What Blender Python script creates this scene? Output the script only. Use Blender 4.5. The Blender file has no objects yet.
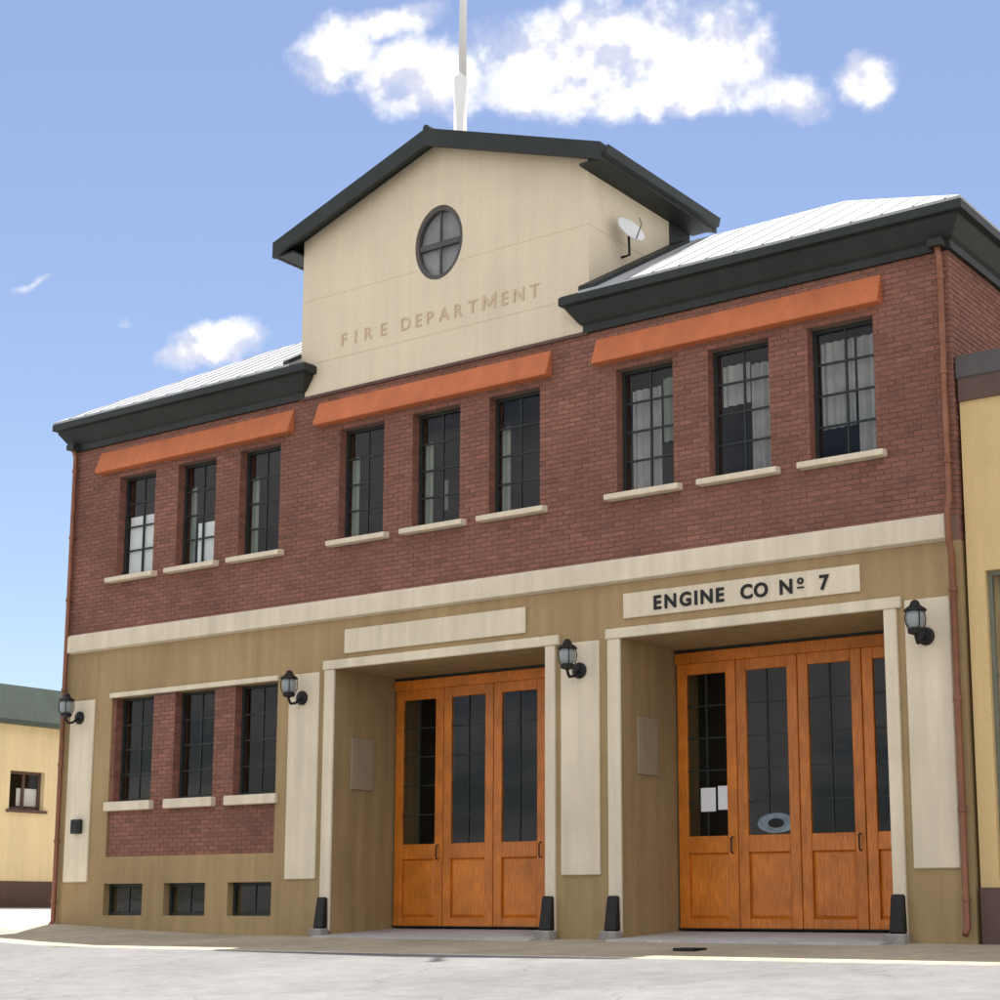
import bpy, bmesh, math, random
from mathutils import Vector, Matrix
random.seed(7)
S = bpy.context.scene
C = S.collection
R = math.radians

# ------------------------------------------------------------------ camera
cam_d = bpy.data.cameras.new('camera')
cam = bpy.data.objects.new('camera', cam_d)
C.objects.link(cam)
S.camera = cam
cam_d.sensor_width = 36
cam_d.lens = 61.108
cam_d.shift_x = -0.0344
cam_d.shift_y = 0.1108
cam_d.clip_start = 0.1
cam_d.clip_end = 2000
M = Matrix(((0.81280366, 0.10045243, 0.5738114, 25.539),
            (0.58253673, -0.14198892, -0.80030626, -20.543),
            (0.00108215, 0.98475807, -0.17392634, 0.352),
            (0, 0, 0, 1)))
cam.matrix_world = M
S.view_settings.view_transform = 'Standard'
S.view_settings.look = 'None'
S.view_settings.exposure = 2.27
S.view_settings.gamma = 1.0

# ------------------------------------------------------------------ sun + sky
SUN_EL, SUN_AZ = 73.5, -36
sd = Vector((math.sin(R(SUN_AZ)) * math.cos(R(SUN_EL)), math.cos(R(SUN_AZ)) * math.cos(R(SUN_EL)), math.sin(R(SUN_EL))))
sl = bpy.data.lights.new('sun', 'SUN')
sl.energy = 2.2
sl.angle = R(0.53)
sl.color = (1.0, 0.95, 0.87)
so = bpy.data.objects.new('sun', sl)
so.rotation_euler = sd.to_track_quat('Z', 'Y').to_euler()
so.location = (0, 0, 40)
C.objects.link(so)

W = bpy.data.worlds.new('World')
S.world = W
W.use_nodes = True
nt = W.node_tree
nt.nodes.clear()


def wn(t, **k):
    n = nt.nodes.new(t)
    for a, v in k.items():
        setattr(n, a, v)
    return n


def lk(a, b):
    nt.links.new(a, b)


def wmath(op, a, b=None, c=None, clamp=False):
    n = wn('ShaderNodeMath', operation=op, use_clamp=clamp)
    for i, v in enumerate((a, b, c)):
        if v is None:
            continue
        if isinstance(v, (int, float)):
            n.inputs[i].default_value = v
        else:
            lk(v, n.inputs[i])
    return n.outputs[0]


def wdot(v, vec):
    n = wn('ShaderNodeVectorMath', operation='DOT_PRODUCT')
    lk(v, n.inputs[0])
    n.inputs[1].default_value = vec
    return n.outputs['Value']


def dirv(az, el):
    return Vector((math.sin(R(az)) * math.cos(R(el)), math.cos(R(az)) * math.cos(R(el)), math.sin(R(el))))


sky = wn('ShaderNodeTexSky', sky_type='NISHITA', sun_disc=False)
sky.sun_elevation = R(SUN_EL)
sky.sun_rotation = R(SUN_AZ)
sky.altitude = 100
sky.air_density = 1.0
sky.dust_density = 0.6
sky.ozone_density = 2.0
geo = wn('ShaderNodeTexCoord')
D = geo.outputs['Generated']
nz = wn('ShaderNodeTexNoise')
nz.inputs['Scale'].default_value = 26
nz.inputs['Detail'].default_value = 7
nz.inputs['Roughness'].default_value = 0.6
lk(D, nz.inputs['Vector'])
nz2 = wn('ShaderNodeTexNoise')
nz2.inputs['Scale'].default_value = 70
nz2.inputs['Detail'].default_value = 5
lk(D, nz2.inputs['Vector'])
# warp the view direction a little so that cloud edges billow
sub = wn('ShaderNodeVectorMath', operation='SUBTRACT')
lk(nz2.outputs['Color'], sub.inputs[0])
sub.inputs[1].default_value = (.5, .5, .5)
scl = wn('ShaderNodeVectorMath', operation='SCALE')
lk(sub.outputs[0], scl.inputs[0])
scl.inputs['Scale'].default_value = 0.016
add = wn('ShaderNodeVectorMath', operation='ADD')
lk(D, add.inputs[0])
lk(scl.outputs[0], add.inputs[1])
DW = add.outputs[0]
# cumulus in the sky: azimuth, elevation, half width, half height (degrees), tilt
PUFFS = [(-42.88, 28.04, 1.35, 0.96, 35), (-41.28, 29.02, 1.92, 0.51, 10), (-39.45, 27.39, 1.99, 1.09, 0),
         (-36.73, 27.75, 2.25, 1.35, 0), (-38.2, 27.5, 1.3, 1.0, 0), (-33.82, 28.05, 1.99, 1.60, 0), (-31.28, 28.17, 2.25, 1.54, 0),
         (-28.87, 27.90, 1.54, 1.41, -10), (-31.84, 26.78, 4.17, 0.64, 0), (-26.31, 26.47, 0.96, 0.71, -25),
         (-23.74, 26.83, 0.83, 0.71, 0), (-46.53, 18.65, 1.35, 0.71, 15), (-47.77, 18.16, 0.96, 0.38, 15),
         (-49.78, 19.01, 0.40, 0.26, 0), (-53.00, 19.96, 0.80, 0.22, 25)]
field = None
for az, el, a, b, rot in PUFFS:
    d = dirv(az, el)
    u = Vector((math.cos(R(az)), -math.sin(R(az)), 0))
    v = u.cross(d)
    if v.z < 0:
        v = -v
    u2 = u * math.cos(R(rot)) + v * math.sin(R(rot))
    v2 = v * math.cos(R(rot)) - u * math.sin(R(rot))
    du = wdot(DW, u2 / R(a * 1.14))
    dv = wdot(DW, v2 / R(b * 1.14))
    off_u, off_v = d.dot(u2) / R(a * 1.14), d.dot(v2) / R(b * 1.14)
    du = wmath('SUBTRACT', du, off_u)
    dv = wmath('SUBTRACT', dv, off_v)
    s = wmath('ADD', wmath('MULTIPLY', du, du), wmath('MULTIPLY', dv, dv))
    f = wmath('SUBTRACT', 0.35 if a < .9 and az < -49 else 1.0, s)
    f = wmath('MAXIMUM', f, -1.5)
    field = f if field is None else wmath('SMOOTH_MAX', field, f, 0.5)
nzc = wmath('SUBTRACT', nz.outputs[0], 0.5)
dens = wmath('ADD', field, wmath('MULTIPLY', nzc, 3.4))
mr = wn('ShaderNodeMapRange', interpolation_type='SMOOTHSTEP')
lk(dens, mr.inputs[0])
mr.inputs[1].default_value = -0.35
mr.inputs[2].default_value = 1.15
near = mr.outputs[0]
# unseen broken cumulus added over the rest of the sky to light the shaded front
sep = wn('ShaderNodeSeparateXYZ')
lk(D, sep.inputs[0])
zz = wmath('ADD', wmath('MAXIMUM', sep.outputs['Z'], 0.0), 0.18)
cmb = wn('ShaderNodeCombineXYZ')
lk(wmath('DIVIDE', sep.outputs['X'], zz), cmb.inputs[0])
lk(wmath('DIVIDE', sep.outputs['Y'], zz), cmb.inputs[1])
nz3 = wn('ShaderNodeTexNoise')
nz3.inputs['Scale'].default_value = 1.7
nz3.inputs['Detail'].default_value = 8
nz3.inputs['Roughness'].default_value = 0.55
lk(cmb.outputs[0], nz3.inputs['Vector'])
mr3 = wn('ShaderNodeMapRange', interpolation_type='SMOOTHSTEP')
lk(nz3.outputs[0], mr3.inputs[0])
mr3.inputs[1].default_value = 0.38
mr3.inputs[2].default_value = 0.56
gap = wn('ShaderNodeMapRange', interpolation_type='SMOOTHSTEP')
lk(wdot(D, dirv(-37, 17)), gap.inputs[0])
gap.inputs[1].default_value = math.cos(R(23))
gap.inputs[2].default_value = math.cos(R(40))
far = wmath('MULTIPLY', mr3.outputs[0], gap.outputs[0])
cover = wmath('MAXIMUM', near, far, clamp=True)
hs = wn('ShaderNodeHueSaturation')
lk(sky.outputs[0], hs.inputs['Color'])
hs.inputs['Hue'].default_value = 0.508
hs.inputs['Saturation'].default_value = 0.95
hs.inputs['Value'].default_value = 0.33
lit = wn('ShaderNodeMix', data_type='RGBA')  # colour of the unseen clouds, made brighter than the visible ones
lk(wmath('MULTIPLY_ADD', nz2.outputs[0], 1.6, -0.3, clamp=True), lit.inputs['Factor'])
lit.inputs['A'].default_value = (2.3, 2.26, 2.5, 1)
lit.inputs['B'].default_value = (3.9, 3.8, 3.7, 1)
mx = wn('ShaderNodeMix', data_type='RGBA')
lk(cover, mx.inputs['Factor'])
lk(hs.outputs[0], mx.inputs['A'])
puff = wn('ShaderNodeMix', data_type='RGBA')          # thin parts of the cumulus are lavender, thick parts white
mrp = wn('ShaderNodeMapRange', interpolation_type='SMOOTHSTEP')
up = wn('ShaderNodeVectorMath', operation='ADD')          # thicker vapour above a point shades it
lk(D, up.inputs[0])
up.inputs[1].default_value = (0.004, -0.003, 0.011)
nzu = wn('ShaderNodeTexNoise')
nzu.inputs['Scale'].default_value = 26
nzu.inputs['Detail'].default_value = 4
nzu.inputs['Roughness'].default_value = 0.5
lk(up.outputs[0], nzu.inputs['Vector'])
nz0 = wn('ShaderNodeTexNoise')
nz0.inputs['Scale'].default_value = 26
nz0.inputs['Detail'].default_value = 4
nz0.inputs['Roughness'].default_value = 0.5
lk(D, nz0.inputs['Vector'])
bill = wmath('MULTIPLY', wmath('SUBTRACT', nz0.outputs[0], nzu.outputs[0]), 9.0)
lk(wmath('ADD', wmath('ADD', dens, 0.9), bill), mrp.inputs[0])
mrp.inputs[1].default_value = 0.7
mrp.inputs[2].default_value = 2.2
lk(mrp.outputs[0], puff.inputs['Factor'])
puff.inputs['A'].default_value = (1.62, 1.66, 1.95, 1)
puff.inputs['B'].default_value = (2.5, 2.46, 2.46, 1)
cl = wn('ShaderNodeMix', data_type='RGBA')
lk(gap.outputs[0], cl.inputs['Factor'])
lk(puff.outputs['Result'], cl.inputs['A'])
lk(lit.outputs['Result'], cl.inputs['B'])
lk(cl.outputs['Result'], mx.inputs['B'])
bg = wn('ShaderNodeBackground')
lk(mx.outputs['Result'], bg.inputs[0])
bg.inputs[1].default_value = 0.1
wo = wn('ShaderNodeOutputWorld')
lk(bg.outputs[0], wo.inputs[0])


# ------------------------------------------------------------------ materials
class NT:
    def __init__(s, name):
        s.m = bpy.data.materials.new(name)
        s.m.use_nodes = True
        s.t = s.m.node_tree
        s.t.nodes.clear()
        s.out = s.n('ShaderNodeOutputMaterial')
        s.p = s.n('ShaderNodeBsdfPrincipled')
        s.l(s.p.outputs[0], s.out.inputs[0])
        s.tc = s.n('ShaderNodeTexCoord')

    def n(s, t, **k):
        n = s.t.nodes.new(t)
        for a, v in k.items():
            setattr(n, a, v)
        return n

    def l(s, a, b):
        s.t.links.new(a, b)

    def noise(s, scale, detail=4, rough=.55, stretch=(1, 1, 1)):
        mp = s.n('ShaderNodeMapping')
        mp.inputs['Scale'].default_value = stretch
        s.l(s.tc.outputs['Object'], mp.inputs[0])
        n = s.n('ShaderNodeTexNoise')
        n.inputs['Scale'].default_value = scale
        n.inputs['Detail'].default_value = detail
        n.inputs['Roughness'].default_value = rough
        s.l(mp.outputs[0], n.inputs['Vector'])
        return n.outputs[0]

    def ramp(s, fac, c0, c1, a=0.3, b=0.7):
        mr = s.n('ShaderNodeMapRange')
        s.l(fac, mr.inputs[0])
        mr.inputs[1].default_value = a
        mr.inputs[2].default_value = b
        mx = s.n('ShaderNodeMix', data_type='RGBA')
        s.l(mr.outputs[0], mx.inputs['Factor'])
        for k, c in (('A', c0), ('B', c1)):
            if isinstance(c, tuple):
                mx.inputs[k].default_value = (*c, 1)
            else:
                s.l(c, mx.inputs[k])
        return mx.outputs['Result']

    def mul(s, col, fac, lo=.8, hi=1.2, a=.3, b=.7):
        mr = s.n('ShaderNodeMapRange')
        s.l(fac, mr.inputs[0])
        mr.inputs[1].default_value = a
        mr.inputs[2].default_value = b
        mr.inputs[3].default_value = lo
        mr.inputs[4].default_value = hi
        vm = s.n('ShaderNodeVectorMath', operation='SCALE')
        if isinstance(col, tuple):
            vm.inputs[0].default_value = col
        else:
            s.l(col, vm.inputs[0])
        s.l(mr.outputs[0], vm.inputs['Scale'])
        return vm.outputs[0]

    def bump(s, h, strength=.3, dist=.01):
        b = s.n('ShaderNodeBump')
        b.inputs['Strength'].default_value = strength
        b.inputs['Distance'].default_value = dist
        s.l(h, b.inputs['Height'])
        s.l(b.outputs[0], s.p.inputs['Normal'])

    def fin(s, col, rough=.7, spec=.4, metal=0.0):
        if isinstance(col, tuple):
            s.p.inputs['Base Color'].default_value = (*col, 1)
        else:
            s.l(col, s.p.inputs['Base Color'])
        s.p.inputs['Roughness'].default_value = rough
        s.p.inputs['Specular IOR Level'].default_value = spec
        s.p.inputs['Metallic'].default_value = metal
        return s.m


def painted(name, col, var=.12, scale=1.3, rough=.8, bump=.15, stain=.18, metal=0.0, fine=60):
    """paint or render with blotchy weathering, vertical run-off streaks and fine grain"""
    t = NT(name)
    c = t.mul(col, t.noise(scale, 5), 1 - var, 1 + var)
    c = t.mul(c, t.noise(5, 4, .6, (1, 1, .07)), 1 - stain, 1 + stain * .25)
    fn = t.noise(fine, 3)
    c = t.mul(c, fn, .93, 1.07)
    t.bump(fn, bump, .004)
    return t.fin(c, rough, .3, metal)


def mat_brick():
    t = NT('brick')
    at = t.n('ShaderNodeAttribute')
    at.attribute_name = 'tint'
    c = t.ramp(at.outputs['Fac'], (.165, .077, .055), (.285, .124, .088), 0, 1)
    c = t.mul(c, t.noise(.7, 5), .82, 1.15)
    c = t.mul(c, t.noise(45, 4), .8, 1.2)
    t.bump(t.noise(90, 3), .5, .004)
    return t.fin(c, .88, .2)


def mat_brick_tex():
    t = NT('brick_reveal')
    sx = t.n('ShaderNodeSeparateXYZ')
    t.l(t.tc.outputs['Object'], sx.inputs[0])
    ad = t.n('ShaderNodeMath', operation='ADD')
    t.l(sx.outputs[0], ad.inputs[0])
    t.l(sx.outputs[1], ad.inputs[1])
    cb = t.n('ShaderNodeCombineXYZ')
    t.l(ad.outputs[0], cb.inputs[0])
    t.l(sx.outputs[2], cb.inputs[1])
    b = t.n('ShaderNodeTexBrick')
    t.l(cb.outputs[0], b.inputs['Vector'])
    b.inputs['Color1'].default_value = (.17, .07, .052, 1)
    b.inputs['Color2'].default_value = (.28, .108, .078, 1)
    b.inputs['Mortar'].default_value = (.19, .12, .095, 1)
    b.inputs['Scale'].default_value = 1
    b.inputs['Mortar Size'].default_value = .006
    b.inputs['Brick Width'].default_value = .225
    b.inputs['Row Height'].default_value = .075
    c = t.mul(b.outputs['Color'], t.noise(30, 4), .8, 1.2)
    t.bump(b.outputs['Fac'], -.5, .006)
    return t.fin(c, .88, .2)


def mat_wood():
    t = NT('varnished_wood')
    oi = t.n('ShaderNodeObjectInfo')
    mp = t.n('ShaderNodeVectorMath', operation='ADD')
    sc_ = t.n('ShaderNodeVectorMath', operation='SCALE')
    sc_.inputs[0].default_value = (37, 11, 53)
    t.l(oi.outputs['Random'], sc_.inputs['Scale'])
    t.l(t.tc.outputs['Object'], mp.inputs[0])
    t.l(sc_.outputs[0], mp.inputs[1])

    class _TC:
        outputs = {'Object': mp.outputs[0]}
    t.tc = _TC
    g = t.noise(7, 5, .6, (9, 9, .6))
    c = t.ramp(g, (.44, .122, .011), (.74, .235, .022), .3, .7)
    c = t.mul(c, t.noise(2.2, 3), .76, 1.15)
    c = t.mul(c, oi.outputs['Random'], .9, 1.1, 0, 1)
    t.bump(g, .12, .003)
    return t.fin(c, .42, .45)


def mat_glass():
    t = NT('window_glass')
    t.t.nodes.remove(t.p)
    tr = t.n('ShaderNodeBsdfTransparent')
    tr.inputs[0].default_value = (.91, .92, .91, 1)
    gl = t.n('ShaderNodeBsdfGlossy')
    gl.inputs['Roughness'].default_value = .03
    gl.inputs['Color'].default_value = (1, 1, 1, 1)
    fr = t.n('ShaderNodeFresnel')
    fr.inputs[0].default_value = 1.5
    nb = t.noise(3.5, 2)
    b = t.n('ShaderNodeBump')
    b.inputs['Strength'].default_value = .02
    b.inputs['Distance'].default_value = .05
    t.l(nb, b.inputs['Height'])
    t.l(b.outputs[0], gl.inputs['Normal'])
    mx = t.n('ShaderNodeMixShader')
    fm = t.n('ShaderNodeMath', operation='MULTIPLY')
    gm = t.n('ShaderNodeNewGeometry')
    fb = t.n('ShaderNodeMath', operation='SUBTRACT')      # reflect at the outer face only, the inner face would reflect totally
    fb.inputs[0].default_value = 1.0
    t.l(gm.outputs['Backfacing'], fb.inputs[1])
    t.l(fb.outputs[0], fm.inputs[1])
    fd = t.n('ShaderNodeMath', operation='MULTIPLY')      # reflection weakened, standing in for dark trees and houses opposite
    fd.inputs[1].default_value = .6
    t.l(fr.outputs[0], fd.inputs[0])
    t.l(fd.outputs[0], fm.inputs[0])
    t.l(fm.outputs[0], mx.inputs[0])
    t.l(tr.outputs[0], mx.inputs[1])
    t.l(gl.outputs[0], mx.inputs[2])
    t.l(mx.outputs[0], t.out.inputs[0])
    return t.m


def mat_ground(name, c0, c1, scale=.5, fine=40, rough=.9, bump=.4, cracks=0):
    t = NT(name)
    c = t.ramp(t.noise(scale, 6, .6), c0, c1, .3, .7)
    c = t.mul(c, t.noise(2.7, 5, .65), .85, 1.12)
    fn = t.noise(fine, 4, .7)
    c = t.mul(c, fn, .8, 1.2)
    if cracks:
        v = t.n('ShaderNodeTexVoronoi', feature='DISTANCE_TO_EDGE')
        v.inputs['Scale'].default_value = .35
        wv = t.n('ShaderNodeVectorMath', operation='ADD')
        nn = t.n('ShaderNodeTexNoise')
        nn.inputs['Scale'].default_value = 1.5
        t.l(t.tc.outputs['Object'], nn.inputs['Vector'])
        t.l(t.tc.outputs['Object'], wv.inputs[0])
        t.l(nn.outputs['Color'], wv.inputs[1])
        t.l(wv.outputs[0], v.inputs['Vector'])
        c = t.mul(c, v.outputs['Distance'], .78, 1.0, 0, .012)
    t.bump(fn, bump, .012)
    return t.fin(c, rough, .3)


m_tan = painted('tan_render', (.36, .255, .125), .13, .55, .85, .6, .20, fine=35)
m_cream = painted('cream_paint', (.68, .595, .44), .07, 1.1, .8, .15, .16)
m_stucco = painted('cream_stucco', (.68, .585, .425), .06, .6, .85, .7, .07, fine=35)
m_mortar = painted('mortar', (.19, .118, .094), .12, 2, .95, .5, .1)
m_brick = mat_brick()
m_brickt = mat_brick_tex()
m_hood = painted('terracotta_paint', (.53, .16, .062), .08, 1.5, .7, .1, .15)
m_dark = painted('dark_green_trim', (.022, .027, .024), .15, 1.5, .55, .1, .2)
m_roof = painted('pale_metal_roofing', (.36, .375, .385), .06, .6, .45, .05, .1)
m_frame = painted('dark_window_paint', (.022, .028, .026), .1, 3, .5, .05, .1)
m_wood = mat_wood()
m_glass = mat_glass()
m_copper = painted('copper_pipe', (.25, .105, .06), .2, 4, .45, .1, .3, .35)
m_black = painted('black_iron', (.018, .017, .016), .2, 6, .5, .1, .2, .3)
m_white = painted('white_paint', (.74, .74, .72), .04, 2, .5, .05, .1)
m_plaque = painted('plaque_stone', (.33, .265, .18), .06, 2, .8, .1, .1)
m_lampglass = painted('frosted_lamp_glass', (.26, .29, .29), .06, 8, .2, .02, .05)
m_reflect = painted('pale_reflection', (.38, .38, .37), .18, 3, .9, .1, .1)  # pale pane reflections painted as a surface colour
m_greencurtain = painted('green_grey_curtain', (.24, .28, .23), .08, 4, .9, .1, .1)
m_blind = painted('white_blind', (.86, .88, .88), .03, 3, .8, .05, .05)
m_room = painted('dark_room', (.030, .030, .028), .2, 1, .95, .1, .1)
m_letter = painted('dark_lettering', (.012, .012, .014), .1, 5, .6, .02, .05)
m_ochre = painted('ochre_lettering', (.57, .435, .285), .08, 5, .8, .05, .1)
m_paper = painted('paper', (.80, .81, .82), .03, 6, .8, .02, .03)
m_mark = painted('blue_grey_mark', (.20, .25, .29), .35, 9, .6, .02, .05)
m_yellow = painted('yellow_render', (.62, .455, .215), .05, .8, .85, .3, .10)
m_lyellow = painted('pale_yellow_render', (.77, .63, .37), .05, .8, .85, .3, .10)
m_brown = painted('brown_plinth', (.12, .075, .062), .12, 1.5, .85, .2, .15)
m_greenroof = painted('green_roofing', (.075, .10, .085), .12, 1.2, .6, .1, .15)
m_greycap = painted('grey_coping', (.085, .08, .075), .12, 2, .6, .1, .15)
m_sash = painted('grey_green_sash', (.17, .18, .14), .1, 3, .6, .05, .1)
m_conc = mat_ground('pale_concrete', (.36, .355, .34), (.50, .49, .465), .4, 30)
m_pave = mat_ground('worn_paving', (.31, .27, .19), (.44, .385, .285), .5, 30)
m_kerb = mat_ground('kerb_stone', (.34, .31, .25), (.46, .42, .34), .8, 30)
m_road = mat_ground('grey_asphalt', (.12, .12, .124), (.19, .189, .192), .22, 45, cracks=1)
m_soil = mat_ground('bare_ground', (.26, .24, .20), (.38, .35, .29), .1, 20)
m_block = mat_ground('grey_concrete_block', (.20, .185, .17), (.30, .28, .25), 2, 40)


# ------------------------------------------------------------------ building helpers
ORG = {}          # world origin of every object
DEP = bpy.context.evaluated_depsgraph_get


class MB:
    def __init__(s):
        s.v, s.f, s.m, s.t = [], [], [], []

    def poly(s, pts, mi=0, tint=.5):
        i = len(s.v)
        s.v += [tuple(p) for p in pts]
        s.f.append(tuple(range(i, i + len(pts))))
        s.m.append(mi)
        s.t.append(tint)

    def box(s, x0, x1, y0, y1, z0, z1, mi=0):
        s.prism([(x0, y0, z0), (x1, y0, z0), (x1, y1, z0), (x0, y1, z0)],
                [(x0, y0, z1), (x1, y0, z1), (x1, y1, z1), (x0, y1, z1)], mi)
        return s

    def prism(s, a, b, mi=0):
        """closed solid between two loops of the same length"""
        i, n = len(s.v), len(a)
        s.v += [tuple(p) for p in a] + [tuple(p) for p in b]
        s.f.append(tuple(range(i + n - 1, i - 1, -1)))
        s.f.append(tuple(range(i + n, i + 2 * n)))
        for k in range(n):
            j = (k + 1) % n
            s.f.append((i + k, i + j, i + n + j, i + n + k))
        s.m += [mi] * (n + 2)
        s.t += [.5] * (n + 2)
        return s

    def lathe(s, c, prof, n=16, axis='z', mi=0):
        """prof = [(radius, height)...] round a vertical (or y) axis, capped"""
        i = len(s.v)
        for r, h in prof:
            for k in range(n):
                a = 2 * math.pi * k / n
                p = (r * math.cos(a), r * math.sin(a), h)
                if axis == 'y':
                    p = (p[0], h, p[1])
                if axis == 'x':
                    p = (h, p[0], p[1])
                s.v.append((c[0] + p[0], c[1] + p[1], c[2] + p[2]))
        cnt = 0
        for q in range(len(prof) - 1):
            for k in range(n):
                j = (k + 1) % n
                s.f.append((i + q * n + k, i + q * n + j, i + (q + 1) * n + j, i + (q + 1) * n + k))
                cnt += 1
        s.f.append(tuple(range(i + n - 1, i - 1, -1)))
        s.f.append(tuple(range(i + (len(prof) - 1) * n, i + len(prof) * n)))
        s.m += [mi] * (cnt + 2)
        s.t += [.5] * (cnt + 2)
        return s

    def tube(s, pts, r, n=10, mi=0):
        pts = [Vector(p) for p in pts]
        i = len(s.v)
        for k, p in enumerate(pts):
            d = (pts[min(k + 1, len(pts) - 1)] - pts[max(k - 1, 0)]).normalized()
            u = d.orthogonal().normalized() if k == 0 else (u - d * u.dot(d)).normalized()
            w = d.cross(u)
            for q in range(n):
                a = 2 * math.pi * q / n
                s.v.append(tuple(p + (u * math.cos(a) + w * math.sin(a)) * r))
        c = 0
        for k in range(len(pts) - 1):
            for q in range(n):
                j = (q + 1) % n
                s.f.append((i + k * n + q, i + k * n + j, i + (k + 1) * n + j, i + (k + 1) * n + q))
                c += 1
        s.f.append(tuple(range(i + n - 1, i - 1, -1)))
        s.f.append(tuple(range(i + (len(pts) - 1) * n, i + len(pts) * n)))
        s.m += [mi] * (c + 2)
        s.t += [.5] * (c + 2)
        return s

    def mesh(s, name, mats, org=(0, 0, 0), smooth=False, bevel=0):
        me = bpy.data.meshes.new(name)
        o = Vector(org)
        me.from_pydata([tuple(Vector(p) - o) for p in s.v], [], s.f)
        me.polygons.foreach_set('material_index', s.m)
        at = me.attributes.new('tint', 'FLOAT', 'FACE')
        at.data.foreach_set('value', s.t)
        bm = bmesh.new()
        bm.from_mesh(me)
        bmesh.ops.recalc_face_normals(bm, faces=bm.faces)
        if bevel:
            bmesh.ops.bevel(bm, geom=[e for e in bm.edges if len(e.link_faces) == 2 and e.calc_face_angle(0) > .6],
                            offset=bevel, segments=1, affect='EDGES', clamp_overlap=True)
        bm.to_mesh(me)
        bm.free()
        for m in (mats if isinstance(mats, (list, tuple)) else [mats]):
            me.materials.append(m)
        if smooth:
            me.polygons.foreach_set('use_smooth', [len(p.vertices) == 4 for p in me.polygons])
        return me

    def build(s, name, mats, parent=None, org=None, smooth=False, bevel=0):
        if org is None:
            org = ORG[parent.name] if parent else Vector((0, 0, 0))
        return put(name, s.mesh(name, mats, org, smooth, bevel), parent, org)


def put(name, me, parent=None, org=(0, 0, 0)):
    o = bpy.data.objects.new(name, me)
    C.objects.link(o)
    org = Vector(org)
    if parent:
        o.parent = parent
        o.location = org - ORG[parent.name]
    else:
        o.location = org
    ORG[o.name] = org
    return o


def tag(o, label=None, cat=None, group=None, kind=None):
    for k, v in (('label', label), ('category', cat), ('group', group), ('kind', kind)):
        if v:
            o[k] = v
    return o


def thing(name, org, label, cat, group=None):
    o = put(name, None, None, org)
    return tag(o, label, cat, group)


def copy_tree(o, parent=None, loc=None):
    c = o.copy()
    C.objects.link(c)
    c.parent = parent
    if loc is not None:
        c.location = loc
    for ch in list(o.children):
        copy_tree(ch, c)
    return c


def grid_wall(mb, u0, u1, w0, w1, t, openings, P, side_mi=0, back_mi=None):
    """wall slab with rectangular holes; P(u, w, d) gives the point at depth d"""
    us = sorted({u0, u1, *[min(max(v, u0), u1) for o in openings for v in o[:2]]})
    ws = sorted({w0, w1, *[min(max(v, w0), w1) for o in openings for v in o[2:4]]})

    def solid(i, j):
        if i < 0 or j < 0 or i >= len(us) - 1 or j >= len(ws) - 1:
            return False
        cu, cw = (us[i] + us[i + 1]) / 2, (ws[j] + ws[j + 1]) / 2
        return not any(a < cu < b and c < cw < d for a, b, c, d in openings)
    for i in range(len(us) - 1):
        for j in range(len(ws) - 1):
            if not solid(i, j):
                continue
            a, b, c, d = us[i], us[i + 1], ws[j], ws[j + 1]
            mb.poly([P(a, c, 0), P(b, c, 0), P(b, d, 0), P(a, d, 0)])
            mb.poly([P(a, c, t), P(a, d, t), P(b, d, t), P(b, c, t)], back_mi if back_mi is not None else 0)
            for di, dj, e in ((-1, 0, ((a, c), (a, d))), (1, 0, ((b, d), (b, c))), (0, -1, ((b, c), (a, c))), (0, 1, ((a, d), (b, d)))):
                if not solid(i + di, j + dj):
                    (p, q), (r, s_) = e
                    mb.poly([P(p, q, 0), P(p, q, t), P(r, s_, t), P(r, s_, 0)], side_mi)
    return mb


def bricks(mb, u0, u1, w0, w1, openings, P, proud=.009, L=.215, H=.065, J=.010):
    """running bond of single bricks, five faces each, standing proud of the mortar"""
    row = 0
    w = w0
    while w + H * .5 < w1:
        h = min(H, w1 - w)
        spans = [(u0, u1)]
        for a, b, c, d in openings:
            if c < w + h * .5 < d:
                ns = []
                for p, q in spans:
                    if b <= p or a >= q:
                        ns.append((p, q))
                    else:
                        if a > p:
                            ns.append((p, a))
                        if b < q:
                            ns.append((b, q))
                spans = ns
        off = (row % 2) * (L + J) / 2
        for p, q in spans:
            k = math.floor((p - off) / (L + J))
            while True:
                a = max(k * (L + J) + off, p)
                b = min(k * (L + J) + off + L, q)
                k += 1
                if a >= q:
                    break
                if b - a < .03:
                    continue
                d = -(proud + random.uniform(-.003, .003))
                tnt = min(1, max(0, random.gauss(.5, .17)))
                A, B = [(a, w), (b, w), (b, w + h), (a, w + h)], .0025
                fr = [P(x, y, d) for x, y in ((a + B, w + B), (b - B, w + B), (b - B, w + h - B), (a + B, w + h - B))]
                bk = [P(x, y, .004) for x, y in A]
                i = len(mb.v)
                mb.v += fr + bk
                mb.f += [(i, i + 1, i + 2, i + 3)] + [(i + 4 + e, i + 4 + (e + 1) % 4, i + (e + 1) % 4, i + e) for e in range(4)]
                mb.m += [0] * 5
                mb.t += [tnt] * 5
        w += H + J
        row += 1
    return mb


FR = lambda y0=0: (lambda u, w, d: (u, y0 + d, w))
BX = 17.55          # building width
BD = 12.0           # building depth
st = thing('fire_station', (8.775, 6, 0), 'two-storey red brick and tan fire station with cream gable tower and wooden garage doors', 'building')

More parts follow.
